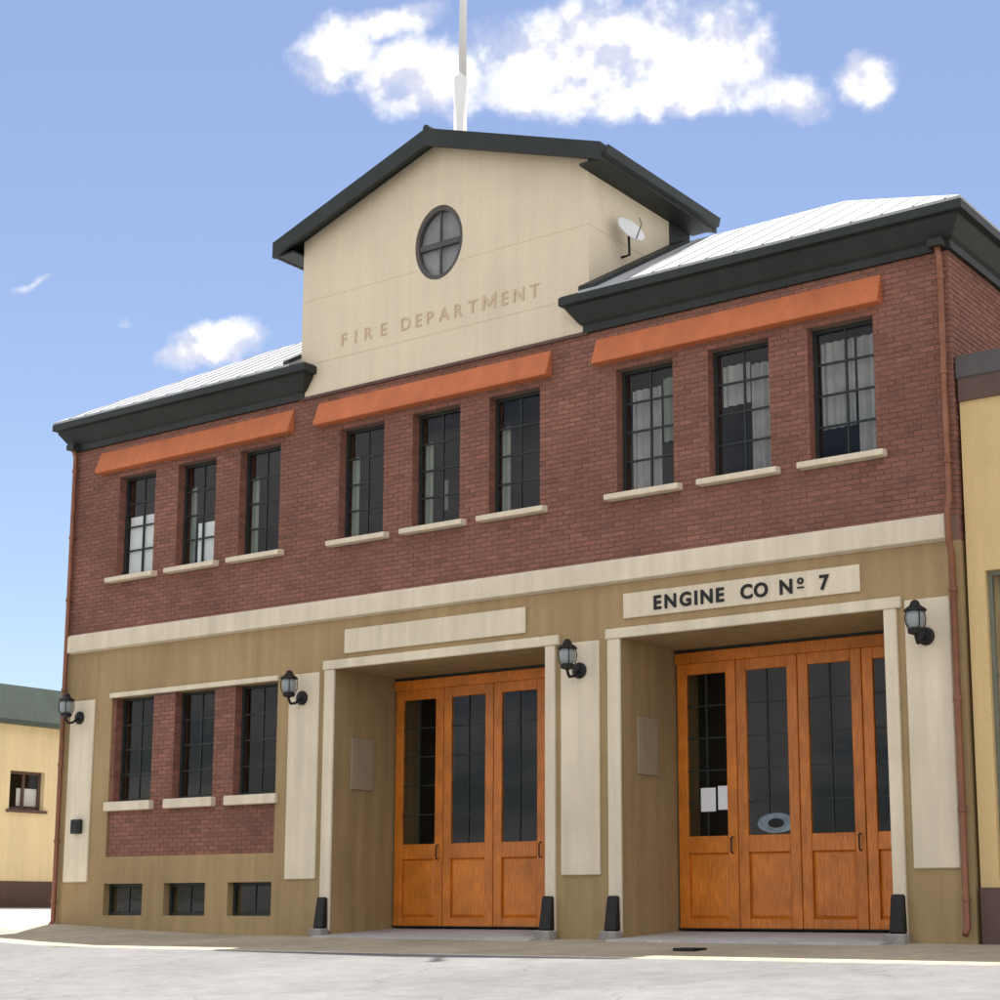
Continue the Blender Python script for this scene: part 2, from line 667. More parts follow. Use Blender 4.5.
# ---- openings
GAR = [(6.80, 11.03, -.5, 4.25), (12.36, 16.47, -.5, 4.25)]
WC = [1.775, 3.355, 4.93, 7.275, 8.865, 10.425, 12.805, 14.375, 15.96]
WW, WZ0, WZ1 = .98, 6.42, 8.325
UP = [(c - WW / 2, c + WW / 2, 6.30, WZ1) for c in WC]
LC = [1.905, 3.46, 4.96]
LW, LZ0, LZ1 = 1.0, 2.27, 4.15
BAY = (1.33, 5.50, 1.29, 4.16)
BC = [1.83, 3.40, 4.96]
BASE = [(c - .51, c + .51, .26, .815) for c in BC]

# ---- ground-floor walls
mb = MB()
grid_wall(mb, 0, BX, -.5, 5.06, .35, GAR + [BAY] + BASE, FR())
mb.build('rendered_wall', m_tan, st)
low_open = [(c - LW / 2, c + LW / 2, 2.10, LZ1 + .02) for c in LC]
mb = MB()
grid_wall(mb, BAY[0], BAY[1], BAY[2], BAY[3], .3, low_open, FR(.045), 1)
mb.build('bay_wall', [m_mortar, m_brickt], st)
mb = MB()
bricks(mb, BAY[0], BAY[1], BAY[2], BAY[3], low_open, FR(.045))
tag(mb.build('brickwork', m_brick, st), kind='stuff')
# ---- upper wall
mb = MB()
grid_wall(mb, 0, BX, 5.06, 9.05, .35, UP, FR(), 1)
mb.build('brick_wall', [m_mortar, m_brickt], st)
mb = MB()
bricks(mb, 0, BX, 5.40, 9.0, UP, FR())
tag(mb.build('brickwork', m_brick, st), kind='stuff')
# ---- side and back walls
PR = lambda u, w, d: (BX - d, u, w)
PL = lambda u, w, d: (d, u, w)
for P in (PR, PL):
    mb = MB()
    grid_wall(mb, .352, BD - .352, -.5, 5.06, .35, [], P)
    mb.build('side_wall', m_tan, st)
    mb = MB()
    grid_wall(mb, .352, BD - .352, 5.06, 9.05, .35, [], P, 1)
    mb.build('side_wall', [m_mortar, m_brickt], st)
    mb = MB()
    bricks(mb, .0, BD, 5.40, 9.0, [], P)
    tag(mb.build('brickwork', m_brick, st), kind='stuff')
mb = MB()
grid_wall(mb, 0, BX, -.5, 9.05, .35, [], lambda u, w, d: (u, BD - d, w))
mb.build('back_wall', m_tan, st)
# ---- floors and dark rooms
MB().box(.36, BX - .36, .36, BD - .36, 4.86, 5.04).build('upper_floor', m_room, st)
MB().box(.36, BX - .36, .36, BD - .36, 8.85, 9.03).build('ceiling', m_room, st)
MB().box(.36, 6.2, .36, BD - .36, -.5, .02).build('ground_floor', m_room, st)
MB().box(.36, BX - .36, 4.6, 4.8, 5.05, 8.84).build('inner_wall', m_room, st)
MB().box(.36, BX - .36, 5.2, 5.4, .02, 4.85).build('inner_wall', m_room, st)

# ---- string course, copings, panels
mb = MB()
mb.prism([(.1, -.10, 5.09), (.1, .02, 5.06), (.1, .02, 5.44), (.1, -.06, 5.42), (.1, -.10, 5.38)],
         [(17.385, -.10, 5.09), (17.385, .02, 5.06), (17.385, .02, 5.44), (17.385, -.06, 5.42), (17.385, -.10, 5.38)])
mb.build('string_course', m_cream, st, bevel=.008)
for a, b, z0, z1 in ((.22, .88, .85, 4.17), (5.78, 6.46, .85, 4.23), (11.31, 11.99, .855, 4.26), (16.76, 17.38, .88, 4.34)):
    MB().box(a, b, -.035, .01, z0, z1).build('pier_panel', m_cream, st, bevel=.012)
for a, b, c, d in GAR:
    MB().box(a - .25, b + .25, -.055, .02, 4.25, 4.40).build('lintel_trim', m_cream, st, bevel=.012)
    MB().box(a - .22, a, -.045, .02, .02, 4.247).build('jamb_trim', m_cream, st, bevel=.01)
    MB().box(b, b + .18, -.045, .02, .02, 4.247).build('jamb_trim', m_cream, st, bevel=.01)
MB().box(1.30, 5.52, -.05, .03, 4.16, 4.25).build('lintel_trim', m_cream, st, bevel=.012)

# ---- terracotta hoods over the upper windows
for a, b in ((.74, 5.72), (6.30, 11.14), (11.97, 16.60)):
    mb = MB()
    mb.prism([(a, .01, 8.86), (a, -.03, 8.86), (a, -.17, 8.50), (a, -.17, 8.44), (a, .01, 8.44)],
             [(b, .01, 8.86), (b, -.03, 8.86), (b, -.17, 8.50), (b, -.17, 8.44), (b, .01, 8.44)])
    mb.build('lintel_hood', m_hood, st, bevel=.012)


# ---- windows
def frame_mesh(w, h, cols, rows, b=.055, bar=.028, dep=.06):
    mb = MB()
    mb.box(-w / 2, -w / 2 + b, 0, dep, 0, h).box(w / 2 - b, w / 2, 0, dep, 0, h)
    mb.box(-w / 2 + b, w / 2 - b, 0, dep, 0, b).box(-w / 2 + b, w / 2 - b, 0, dep, h - b, h)
    iw, ih = w - 2 * b, h - 2 * b
    for k in range(1, cols):
        x = -iw / 2 + iw * k / cols
        mb.box(x - bar / 2, x + bar / 2, .012, dep - .012, b, h - b)
    for k in range(1, rows):
        z = b + ih * k / rows
        for q in range(cols):
            x0 = -iw / 2 + iw * q / cols + (bar / 2 if q else 0)
            x1 = -iw / 2 + iw * (q + 1) / cols - (bar / 2 if q < cols - 1 else 0)
            mb.box(x0, x1, .014, dep - .014, z - bar / 2, z + bar / 2)
    cells = []
    for q in range(cols):
        for k in range(rows):
            cells.append((-iw / 2 + iw * (q + .5) / cols, b + ih * (k + .5) / rows))
    return mb, cells, iw / cols - bar * .6, ih / rows - bar * .6


def make_window(x, y, z, w, h, cols, rows, parent=st, name='window', mat=None, cache={}):
    key = (name, w, h, cols, rows)
    if key not in cache:
        mb, cells, pw, ph = frame_mesh(w, h, cols, rows)
        pm = MB().box(-pw / 2, pw / 2, -.003, .003, -ph / 2, ph / 2).mesh('pane', m_glass)
        cache[key] = (mb.mesh(name, mat or m_frame), cells, pm)
    fm, cells, pm = cache[key]
    o = put(name, fm, parent, (x, y, z))
    for cx, cz in cells:
        put('pane', pm, o, (x + cx, y + .030, z + cz))
    return o


def folds(x0, x1, y, z0, z1, n, amp=.025):
    mb = MB()
    fr, bk = [], []
    for k in range(n * 4 + 1):
        x = x0 + (x1 - x0) * k / (n * 4)
        yy = y + amp * math.sin(k * math.pi / 2)
        fr.append((x, yy))
    for (xa, ya), (xb, yb) in zip(fr, fr[1:]):
        mb.prism([(xa, ya, z0), (xb, yb, z0), (xb, yb + .008, z0), (xa, ya + .008, z0)],
                 [(xa, ya, z1), (xb, yb, z1), (xb, yb + .008, z1), (xa, ya + .008, z1)])
    return mb


sill_me = MB().prism([(-.635, -.16, -.105), (-.635, .14, -.105), (-.635, .14, .02), (-.635, -.16, -.02)],
                     [(.635, -.16, -.105), (.635, .14, -.105), (.635, .14, .02), (.635, -.16, -.02)]).mesh('sill', m_cream, bevel=.01)
for i, c in enumerate(WC):
    w = make_window(c, .16, WZ0, WW, WZ1 - WZ0, 2, 4)
    put('sill', sill_me, w, (c, 0, WZ0 - .005))
    if i == 0:
        MB().box(c - .40, c + .44, .222, .232, WZ0 + .03, WZ0 + 1.15).build('blind', m_blind, w)
    elif i == 1:
        MB().box(c - .16, c + .44, .222, .232, WZ0 + .03, WZ0 + .80).build('blind', m_blind, w)
        folds(c - .42, c - .28, .27, WZ0 + .04, WZ0 + 1.5, 1).build('curtain_sheen', m_greencurtain, w)
    elif i < 6:
        folds(c - .42, c - .26, .25, WZ0 + .04, WZ0 + 1.45, 1).build('curtain_sheen', m_greencurtain, w)
        if i == 4:
            folds(c - .12, c - .02, .34, WZ0 + .3, WZ0 + .8, 1).build('curtain_sheen', m_greencurtain, w)
    elif i == 6:  # right group: pale sheets imitate reflections in the panes, no curtains hang there
        folds(c - .38, c + .12, .28, WZ0 + .04, WZ0 + 1.62, 4).build('curtain_sheen', m_reflect, w)
        folds(c + .16, c + .44, .28, WZ0 + .75, WZ0 + 1.72, 2).build('curtain_sheen', m_greencurtain, w)
    elif i == 7:
        folds(c + .06, c + .40, .28, WZ0 + .04, WZ0 + 1.66, 3).build('curtain_sheen', m_reflect, w)
        folds(c - .40, c + .04, .28, WZ0 + 1.10, WZ0 + 1.70, 3).build('curtain_sheen', m_reflect, w)
    else:
        folds(c - .42, c + .08, .28, WZ0 + .50, WZ0 + 1.74, 4).build('curtain_sheen', m_reflect, w)
        folds(c + .12, c + .40, .28, WZ0 + .10, WZ0 + 1.74, 2).build('curtain_sheen', m_reflect, w)
lsill = MB().box(-.60, .60, -.085, .2, -.165, -.002).mesh('sill', m_cream, bevel=.012)
for i, c in enumerate(LC):
    w = make_window(c, .20, LZ0, LW, LZ1 + .02 - LZ0, 2, 4)
    put('sill', lsill, w, (c, 0, LZ0))
    if i == 0:
        folds(c + .05, c + .40, .5, LZ0 + .1, LZ0 + 1.0, 3).build('curtain_sheen', m_greencurtain, w)
for c in BC:
    make_window(c, .14, .26, 1.02, .555, 2, 1, name='basement_window')

# ---- garage alcoves and folding doors
AY = 1.50
for gi, (a, b, z0, z1) in enumerate(GAR):
    A0, A1 = (a, b) if gi == 0 else (a + .01, b - .01)
    MB().box(a - .16, a - .002, .352, 2.2, -.1, 4.42).build('alcove_wall', m_tan, st)
    MB().box(b + .002, b + .16, .352, 2.2, -.1, 4.42).build('alcove_wall', m_tan, st)
    MB().box(a - .002, b + .002, .352, 2.2, 4.252, 4.42).build('alcove_ceiling', m_tan, st)
    MB().prism([(a, 2.2, -.4), (b, 2.2, -.4), (b, -.45, -.4), (a, -.45, -.4)],
               [(a, 2.2, .085), (b, 2.2, .085), (b, -.45, -.045), (a, -.45, -.045)]).build('doorway_slab', m_conc, st)
    MB().box(a + .02, b - .02, AY - .03, AY + .12, 4.03, 4.20).build('door_header', m_wood, st, bevel=.008)
    n, pitch = 4, (b - a - .06) / 4
    z_b, z_t = .10, 4.03
    p0, p1 = 1.44, 3.86            # glazed opening
    q0, q1 = .24, 1.19             # lower panel
    for k in range(n):
        x = a + .03 + pitch * (k + .5)
        w2 = pitch / 2 - .006
        sw = .165
        mb = MB()
        mb.box(-w2, -w2 + sw, 0, .07, 0, z_t - z_b).box(w2 - sw, w2, 0, .07, 0, z_t - z_b)
        for c0, c1 in ((z_b, q0), (q1, p0), (p1, z_t)):
            mb.box(-w2 + sw, w2 - sw, 0, .07, c0 - z_b, c1 - z_b)
        leaf = put('garage_door_leaf', mb.mesh('garage_door_leaf', m_wood, bevel=.008), st, (x, AY, z_b))
        iw = w2 - sw
        pm = MB()
        pm.prism([(-iw, .045, q0), (iw, .045, q0), (iw, .045, q1), (-iw, .045, q1)],
                 [(-iw + .05, .02, q0 + .05), (iw - .05, .02, q0 + .05), (iw - .05, .02, q1 - .05), (-iw + .05, .02, q1 - .05)])
        put('door_panel', pm.mesh('door_panel', m_wood), leaf, (x, AY, 0))
        gm = MB()
        gm.box(-.012, .012, .015, .05, p0, p1)
        for r in range(1, 5):
            z = p0 + (p1 - p0) * r / 5
            gm.box(-iw, -.012, .017, .048, z - .01, z + .01).box(.012, iw, .017, .048, z - .01, z + .01)
        put('glazing_bars', gm.mesh('glazing_bars', m_frame), leaf, (x, AY, 0))
        hh = (p1 - p0) / 5
        pane = MB().box(-iw / 2 + .004, iw / 2 - .004, -.003, .003, -hh / 2 + .003, hh / 2 - .003).mesh('pane', m_glass)
        for r in range(5):
            for sx in (-1, 1):
                put('pane', pane, leaf, (x + sx * iw / 2, AY + .032, p0 + hh * (r + .5)))
        if k in (0, 2):
            hb = MB().tube([(w2 - .08, -.005, 1.18 - z_b), (w2 - .08, -.06, 1.2 - z_b), (w2 - .08, -.06, 1.4 - z_b), (w2 - .08, -.005, 1.42 - z_b)], .012, 6)
            put('handle', hb.mesh('handle', m_black), leaf, (x, AY, z_b))
    MB().box(a, b, AY + .001, AY + .05, 4.2, 4.252).build('door_track', m_dark, st)
    MB().box(a, b, AY + .01, AY + .06, .085, .1).build('door_threshold', m_dark, st)
# dark cubbies behind the doors
MB().box(6.25, BX - .36, 4.9, 5.1, .02, 4.85).build('inner_wall', m_room, st)
MB().box(6.25, BX - .36, 2.21, 4.9, -.4, .08).build('ground_floor', m_room, st)


# ---- cornice (mitred profile swept round the wings)
def cornice(path, mb):
    prof = [(0.0, 8.99), (.07, 8.99), (.07, 9.10), (.12, 9.14), (.26, 9.34), (.26, 9.385), (.34, 9.40), (.34, 9.52), (.30, 9.555), (0.0, 9.60)]
    loops = []
    for i, p in enumerate(path):
        p = Vector(p)
        ns = []
        for q, r in ((i - 1, i), (i, i + 1)):
            if q >= 0 and r < len(path):
                d = (Vector(path[r]) - Vector(path[q])).normalized()
                ns.append(Vector((d.y, -d.x)))
        if len(ns) == 2:
            n = (ns[0] + ns[1]).normalized()
            n = n / max(.3, n.dot(ns[0]))
        else:
            n = ns[0]
        loops.append([(p.x + n.x * o, p.y + n.y * o, z) for o, z in prof])
    k = len(prof)
    for A, B in zip(loops, loops[1:]):
        for j in range(k):
            q = (j + 1) % k
            mb.poly([A[j], B[j], B[q], A[q]])
    mb.poly(loops[0])
    mb.poly(loops[-1])
    return mb


TX0, TX1, TD = 5.87, 11.85, 2.36     # tower
cornice([(0, BD), (0, 0), (5.90, 0), (5.90, .05)], MB()).build('cornice', m_dark, st)
cornice([(11.83, .05), (11.83, 0), (BX, 0), (BX, BD)], MB()).build('cornice', m_dark, st)
# ---- roof
e, RZ, SL, T = .33, 9.57, .58, 3.0
rz = RZ + SL * T
mb = MB()
xl, xr, yb = -e, BX + e, BD + e


def slab(mb, pts, t=.07):
    mb.prism([(p[0], p[1], p[2] - t) for p in pts], pts)


slab(mb, [(xl, -e, RZ), (TX0, -e, RZ), (TX0, T - e, rz), (xl + T, T - e, rz)])
slab(mb, [(TX1, -e, RZ), (xr, -e, RZ), (xr - T, T - e, rz), (TX1, T - e, rz)])
slab(mb, [(TX0, TD, RZ + SL * (TD + e)), (TX1, TD, RZ + SL * (TD + e)), (TX1, T - e, rz), (TX0, T - e, rz)])
slab(mb, [(xl, yb, RZ), (xl, -e, RZ), (xl + T, T - e, rz), (xl + T, yb - T, rz)])
slab(mb, [(xr, -e, RZ), (xr, yb, RZ), (xr - T, yb - T, rz), (xr - T, T - e, rz)])
slab(mb, [(xr, yb, RZ), (xl, yb, RZ), (xl + T, yb - T, rz), (xr - T, yb - T, rz)])
slab(mb, [(xl + T, T - e, rz - .012), (xr - T, T - e, rz - .012), (xr - T, yb - T, rz - .012), (xl + T, yb - T, rz - .012)])
roof = mb.build('roof', m_roof, st)
mb = MB()
x = xl + .45
while x < xr:
    if not TX0 - .05 < x < TX1 + .05:
        t = min(T, x - xl, xr - x) - .06
        mb.prism([(x - .012, -e, RZ - .01), (x + .012, -e, RZ - .01), (x + .012, -e + t, RZ + SL * t - .01), (x - .012, -e + t, RZ + SL * t - .01)],
                 [(x - .012, -e, RZ + .016), (x + .012, -e, RZ + .016), (x + .012, -e + t, RZ + SL * t + .016), (x - .012, -e + t, RZ + SL * t + .016)])
    x += .45
tag(mb.build('roof_seams', m_roof, roof), kind='stuff')
for xa, xb in ((TX0 - .14, TX0 - .005), (TX1 + .005, TX1 + .32)):
    mb = MB()
    a = [(xa, -e, RZ), (xb, -e, RZ), (xb, T - e - .2, RZ + SL * (T - .2)), (xa, T - e - .2, RZ + SL * (T - .2))]
    mb.prism(a, [(p[0], p[1], p[2] + .07) for p in a])
    mb.build('flashing', m_dark, roof)

# ---- tower
ts = .345                 # roof pitch
TCX, EZ = 8.86, 11.86
TYF = -.03
eave_z = lambda x: 13.00 - ts * abs(x - TCX)
OX, OZ, OA, OB = 8.89, 11.15, .50, .64
NO = 40
bm = bmesh.new()
top = [(TX0, 9.02), (TX1, 9.02), (TX1, eave_z(TX1) - .1), (TCX, eave_z(TCX) - .1), (TX0, eave_z(TX0) - .1)]
ov = [(OX + OA * math.cos(2 * math.pi * k / NO), OZ + OB * math.sin(2 * math.pi * k / NO)) for k in range(NO)]
es = []
for loop in (top, ov):
    vs = [bm.verts.new((p[0], TYF, p[1])) for p in loop]
    es += [bm.edges.new((vs[k], vs[(k + 1) % len(vs)])) for k in range(len(vs))]
bmesh.ops.triangle_fill(bm, use_beauty=True, use_dissolve=False, edges=es)
mb = MB()
for f in bm.faces:
    mb.poly([tuple(v.co) for v in f.verts])
    mb.poly([(v.co.x, TYF + .2, v.co.z) for v in reversed(f.verts)])
bm.free()
for k in range(NO):
    p, q = ov[k], ov[(k + 1) % NO]
    mb.poly([(p[0], TYF, p[1]), (q[0], TYF, q[1]), (q[0], TYF + .2, q[1]), (p[0], TYF + .2, p[1])])
for k in (0, 1, 4):
    p, q = top[k], top[(k + 1) % 5]
    mb.poly([(p[0], TYF, p[1]), (q[0], TYF, q[1]), (q[0], TYF + .2, q[1]), (p[0], TYF + .2, p[1])])
mb.build('tower_front', m_stucco, st)
for xa, xb in ((TX0, TX0 + .2), (TX1 - .2, TX1)):
    MB().box(xa, xb, TYF + .2, TD - .2, 9.02, eave_z(TX1) - .1).build('tower_side', m_stucco, st)
MB().prism([(p[0], TD - .2, p[1]) for p in top], [(p[0], TD - .001, p[1]) for p in top]).build('tower_back', m_stucco, st)
MB().box(TX0 + .21, TX1 - .21, .6, .8, 9.04, 11.7).build('inner_wall', m_room, st)
# joint beads on the stucco
for z, segs in ((10.75, ((TX0, OX - .44), (OX + .44, TX1))), (9.60, ((TX0, TX1),))):
    for a, b in segs:
        MB().box(a + .003, b - .003, TYF - .006, TYF + .01, z - .006, z + .006).build('stucco_bead', m_stucco, st)
MB().box(TX1 - .005, TX1 + .006, TYF + .01, TD - .01, 10.741, 10.759).build('stucco_bead', m_stucco, st)
MB().box(TX0 + .01, TX1 - .01, TYF - .03, TYF + .04, 8.97, 9.018).build('tower_shadow_line', m_brown, st)  # brown strip painted in for the shadow line under the tower front
# oval window
mb = MB()
fo = [(1.0, -.02), (.87, -.02), (.87, .06), (1.0, .06)]
for k in range(NO):
    a0, a1 = 2 * math.pi * k / NO, 2 * math.pi * (k + 1) / NO
    for j in range(4):
        (s0, y0), (s1, y1) = fo[j], fo[(j + 1) % 4]
        g = lambda s_, a, y: (OX + OA * s_ * math.cos(a) * .998, TYF + .04 + y, OZ + OB * s_ * math.sin(a) * .998)
        mb.poly([g(s0, a0, y0), g(s0, a1, y0), g(s1, a1, y1), g(s1, a0, y1)])
mb.box(OX - OA * .83, OX + OA * .83, TYF + .03, TYF + .09, OZ - .075, OZ + .02)
mb.box(OX - .015, OX + .015, TYF + .045, TYF + .085, OZ + .02, OZ + OB * .85)
mb.box(OX - .015, OX + .015, TYF + .045, TYF + .085, OZ - OB * .85, OZ - .075)
ow = mb.build('oval_window', m_greycap, st, org=(OX, TYF, OZ))
for sgn in (1, -1):
    pts = [(OX + OA * .86 * math.cos(a), OZ + OB * .86 * math.sin(a)) for a in [sgn * math.pi * k / 20 for k in range(21)]]
    MB().prism([(p[0], TYF + .062, p[1]) for p in pts], [(p[0], TYF + .068, p[1]) for p in pts]).build('pane', m_glass, ow)
MB().box(OX - .5, OX + .5, TYF + .13, TYF + .14, OZ - .65, OZ + .65).build('blind', m_reflect, ow)  # pale sheet stands in for the sky reflected in the oval panes
# tower roof
GX0, GX1, GY0, GY1 = 5.45, 12.27, -.33, 3.15
mb = MB()
for xe in (GX0, GX1):
    pts = [(TCX, GY0, eave_z(TCX)), (xe, GY0, eave_z(xe)), (xe, GY1, eave_z(xe)), (TCX, GY1, eave_z(TCX))]
    slab(mb, pts, .11)
tr = mb.build('tower_roof', m_dark, st)
for y0, y1 in ((GY0 - .035, GY0 + .04), (GY1 - .04, GY1 + .035)):
    for xe in (GX0 - .02, GX1 + .02):
        mb = MB()
        a = [(TCX, y0, eave_z(TCX) + .03), (xe, y0, eave_z(xe) + .03), (xe, y0, eave_z(xe) - .25), (TCX, y0, eave_z(TCX) - .27)]
        mb.prism(a, [(p[0], y1, p[2]) for p in a])
        mb.build('bargeboard', m_dark, tr)
for xa, xb in ((GX0 - .02, GX0 + .03), (GX1 - .03, GX1 + .02)):
    MB().box(xa, xb, GY0 + .041, GY1 - .041, eave_z(GX1) - .24, eave_z(GX1) + .022).build('fascia', m_dark, tr)
for xa, xb in ((GX0 + .031, TX0 - .002), (TX1 + .002, GX1 - .031)):
    MB().box(xa, xb, GY0 + .045, GY1 - .045, eave_z(GX1) - .23, eave_z(GX1) - .19).build('soffit', m_dark, tr)
MB().tube([(TCX, GY0 - .04, 13.03), (TCX, GY1 + .04, 13.03)], .06, 8).build('ridge_cap', m_dark, tr)
mb = MB()
gut = [(GX1 + .021, -.2), (GX1 + .10, -.17), (GX1 + .13, -.03), (GX1 + .105, -.03), (GX1 + .085, -.14), (GX1 + .021, -.165)]
mb.prism([(x, GY0 + .02, eave_z(GX1) + z) for x, z in gut], [(x, GY1 - .02, eave_z(GX1) + z) for x, z in gut])
mb.build('gutter', m_dark, tr)
MB().box(TX0 + .1, TX1 - .002, TD + .001, GY1 - .1, 10.6, eave_z(TX1) - .14).build('tower_rear', m_dark, st)

# ------------------------------------------------------------------ signs and lettering
def glyph_mesh(ch, h, depth, mat, wide=1.0, cache={}):
    key = (ch, h, wide, mat.name)
    if key not in cache:
        cu = bpy.data.curves.new('letter', 'FONT')
        cu.body = ch
        cu.size = 1
        cu.extrude = .02
        cu.offset = 0 if mat is m_ochre else .03
        cu.resolution_u = 3
        ob = bpy.data.objects.new('letter', cu)
        C.objects.link(ob)
        dg = DEP()
        dg.update()
        me = bpy.data.meshes.new_from_object(ob.evaluated_get(dg))
        bpy.data.objects.remove(ob)
        xs = [v.co.x for v in me.vertices]
        ys = [v.co.y for v in me.vertices]
        x0, wd = min(xs), max(xs) - min(xs)
        k = h / (.76 if ch not in 'o' else (max(ys) - min(ys)))
        yb = min(ys) if ch == 'o' else 0
        for v in me.vertices:
            x, y, z = v.co
            v.co = ((x - x0) * k * wide, -(z + .02) / .04 * depth, (y - yb) * k)
        if ch == 'M':          # the font's M folds over itself: draw it as one outline
            b_ = .13
            o_ = [(0, 0), (b_, 0), (b_, .50), (.42, .10), (.71, .50), (.71, 0), (.84, 0), (.84, .76), (.71, .76), (.42, .33), (.13, .76), (0, .76)]
            mm = MB()
            mm.prism([(x * k, -depth, z * k) for x, z in o_], [(x * k, 0, z * k) for x, z in o_])
            wd = .84
            if wide != 1.0:
                for i_, v_ in enumerate(mm.v):
                    mm.v[i_] = (v_[0] * wide, v_[1], v_[2])
            me = mm.mesh('letter', [])
        me.materials.clear()
        me.materials.append(mat)
        cache[key] = (me, wd * k * wide)
    return cache[key]


def write(parent, text, x0, x1, y, z, h, depth, mat, gap=.16):
    ms = [glyph_mesh(c, h, depth, mat) for c in text]
    tot = sum(w for m, w in ms)
    sp = (x1 - x0 - tot) / max(1, len(text) - 1)
    if len(text) > 1 and sp < h * .08:
        k = (x1 - x0) / (tot + h * .12 * (len(text) - 1))
        ms = [glyph_mesh(c, h, depth, mat, k) for c in text]
        sp = h * .12 * k
    x = x0
    for m, w in ms:
        put('letter', m, parent, (x, y, z))
        x += w + sp


sg = thing('sign', (14.28, -.03, 4.53), 'cream sign board with dark letters ENGINE CO Nº 7 above the right garage doorway', 'sign', 'name boards over the garage doorways')
MB().box(12.42, 16.15, -.035, -.003, 4.53, 4.90).build('board', m_cream, sg, bevel=.008)
for txt, a, b in (('ENGINE', 12.95, 14.10), ('CO', 14.36, 14.79), ('N', 14.97, 15.20), ('7', 15.57, 15.74)):
    write(sg, txt, a, b, -.036, 4.615, .21, .014, m_letter)
write(sg, 'o', 15.235, 15.34, -.036, 4.72, .095, .014, m_letter)
MB().box(15.235, 15.335, -.05, -.036, 4.665, 4.688).build('letter', m_letter, sg)
s2 = thing('sign', (8.83, -.03, 4.49), 'blank cream sign board above the left garage doorway', 'sign', 'name boards over the garage doorways')
MB().box(7.00, 10.66, -.035, -.003, 4.49, 4.89).build('board', m_cream, s2, bevel=.008)
s3 = thing('wall_lettering', (8.85, TYF, 9.79), 'faint ochre letters FIRE DEPARTMENT across the cream tower front', 'lettering')
write(s3, 'FIRE', 6.80, 7.80, TYF - .001, 9.78, .24, .012, m_ochre)
write(s3, 'DEPARTMENT', 8.12, 10.92, TYF - .001, 9.78, .24, .012, m_ochre)

# ------------------------------------------------------------------ wall lamps
def make_lamp(x, z, label):
    t = thing('wall_lamp', (x, -.035, z), label, 'lamp', 'lanterns on the piers of the fire station')
    MB().lathe((x, -.035, z), [(.12, 0), (.12, -.03), (.09, -.05), (.03, -.06)], 16, 'y').build('wall_plate', m_black, t)
    MB().tube([(x, -.08, z), (x, -.20, z - .10), (x, -.31, z - .12), (x, -.36, z - .05), (x, -.36, z + .0)], .022, 8).build('arm', m_black, t, smooth=True)
    c = (x, -.36, z)
    MB().lathe(c, [(.05, -.02), (.10, 0), (.105, .05), (.085, .06)], 14).build('lantern_base', m_black, t)
    MB().lathe(c, [(.08, .055), (.115, .11), (.125, .20), (.11, .27), (.07, .295)], 14).build('lamp_glass', m_lampglass, t, smooth=True)
    mb = MB()
    for k in range(4):
        a = math.pi / 4 + k * math.pi / 2
        mb.tube([(c[0] + math.cos(a) * r, c[1] + math.sin(a) * r, c[2] + h) for r, h in ((.10, .05), (.132, .12), (.14, .2), (.125, .28))], .008, 5)
    mb.build('cage', m_black, t)
    MB().lathe(c, [(.15, .285), (.14, .31), (.07, .36), (.05, .41), (.02, .43)], 14).build('cap', m_black, t)
    return t


l0 = make_lamp(.50, 3.85, 'dark wall lantern at the far left corner of the fire station')
for x, z, lb in ((6.10, 3.82, 'dark wall lantern on the pier left of the left garage doorway'),
                 (11.66, 3.83, 'dark wall lantern on the pier between the two garage doorways'),
                 (17.05, 3.84, 'dark wall lantern on the right end pier beside the copper downpipe')):
    c = copy_tree(l0, None, (x, -.035, z))
    c['label'] = lb

# ------------------------------------------------------------------ corner guards at the doorways
def make_guard(x, label):
    t = thing('corner_guard', (x, 0, -.06), label, 'corner guard', 'guards at the feet of the garage doorways')
    MB().prism([(x - .10, -.20, .07), (x + .10, -.20, .07), (x + .10, -.046, .07), (x - .10, -.046, .07)],
               [(x - .085, -.13, .56), (x + .085, -.13, .56), (x + .085, -.046, .56), (x - .085, -.046, .56)]).build('iron_guard', m_black, t, bevel=.02)
    MB().box(x - .14, x + .14, -.26, -.046, -.2, .068).build('concrete_foot', m_block, t, bevel=.02)
    return t


g0 = make_guard(6.69, 'black iron guard at the left foot of the left garage doorway')
for x, lb in ((11.12, 'black iron guard at the right foot of the left garage doorway'),
              (12.25, 'black iron guard at the left foot of the right garage doorway'),
              (16.56, 'black iron guard at the right foot of the right garage doorway')):
    c = copy_tree(g0, None, (x, 0, -.06))
    c['label'] = lb

# ------------------------------------------------------------------ pipes, pole, small things on the walls
def downpipe(x, label, jog=True):
    t = thing('downpipe', (x, -.08, 0), label, 'downpipe')
    pts = [(x, -.16, 9.06), (x, -.085, 8.86), (x, -.085, 5.6), (x, -.16, 5.46), (x, -.16, 5.02), (x, -.085, 4.88), (x, -.085, .16), (x, -.16, .06)]
    if not jog:
        pts = pts[:2] + pts[-2:]
    MB().tube(pts, .045, 10).build('pipe', m_copper, t, smooth=True)
    for z in (8.6, 7.3, 6.1, 4.4, 3.0, 1.6, .5):
        MB().lathe((x, -.085, z), [(.058, -.025), (.058, .025)], 12).build('bracket', m_copper, t)
    MB().box(x - .10, x + .10, -.24, -.05, 9.0, 9.1).build('hopper', m_dark, t)


downpipe(17.46, 'copper downpipe at the right corner of the fire station beside the yellow building')
downpipe(.075, 'copper downpipe at the far left corner of the fire station', False)

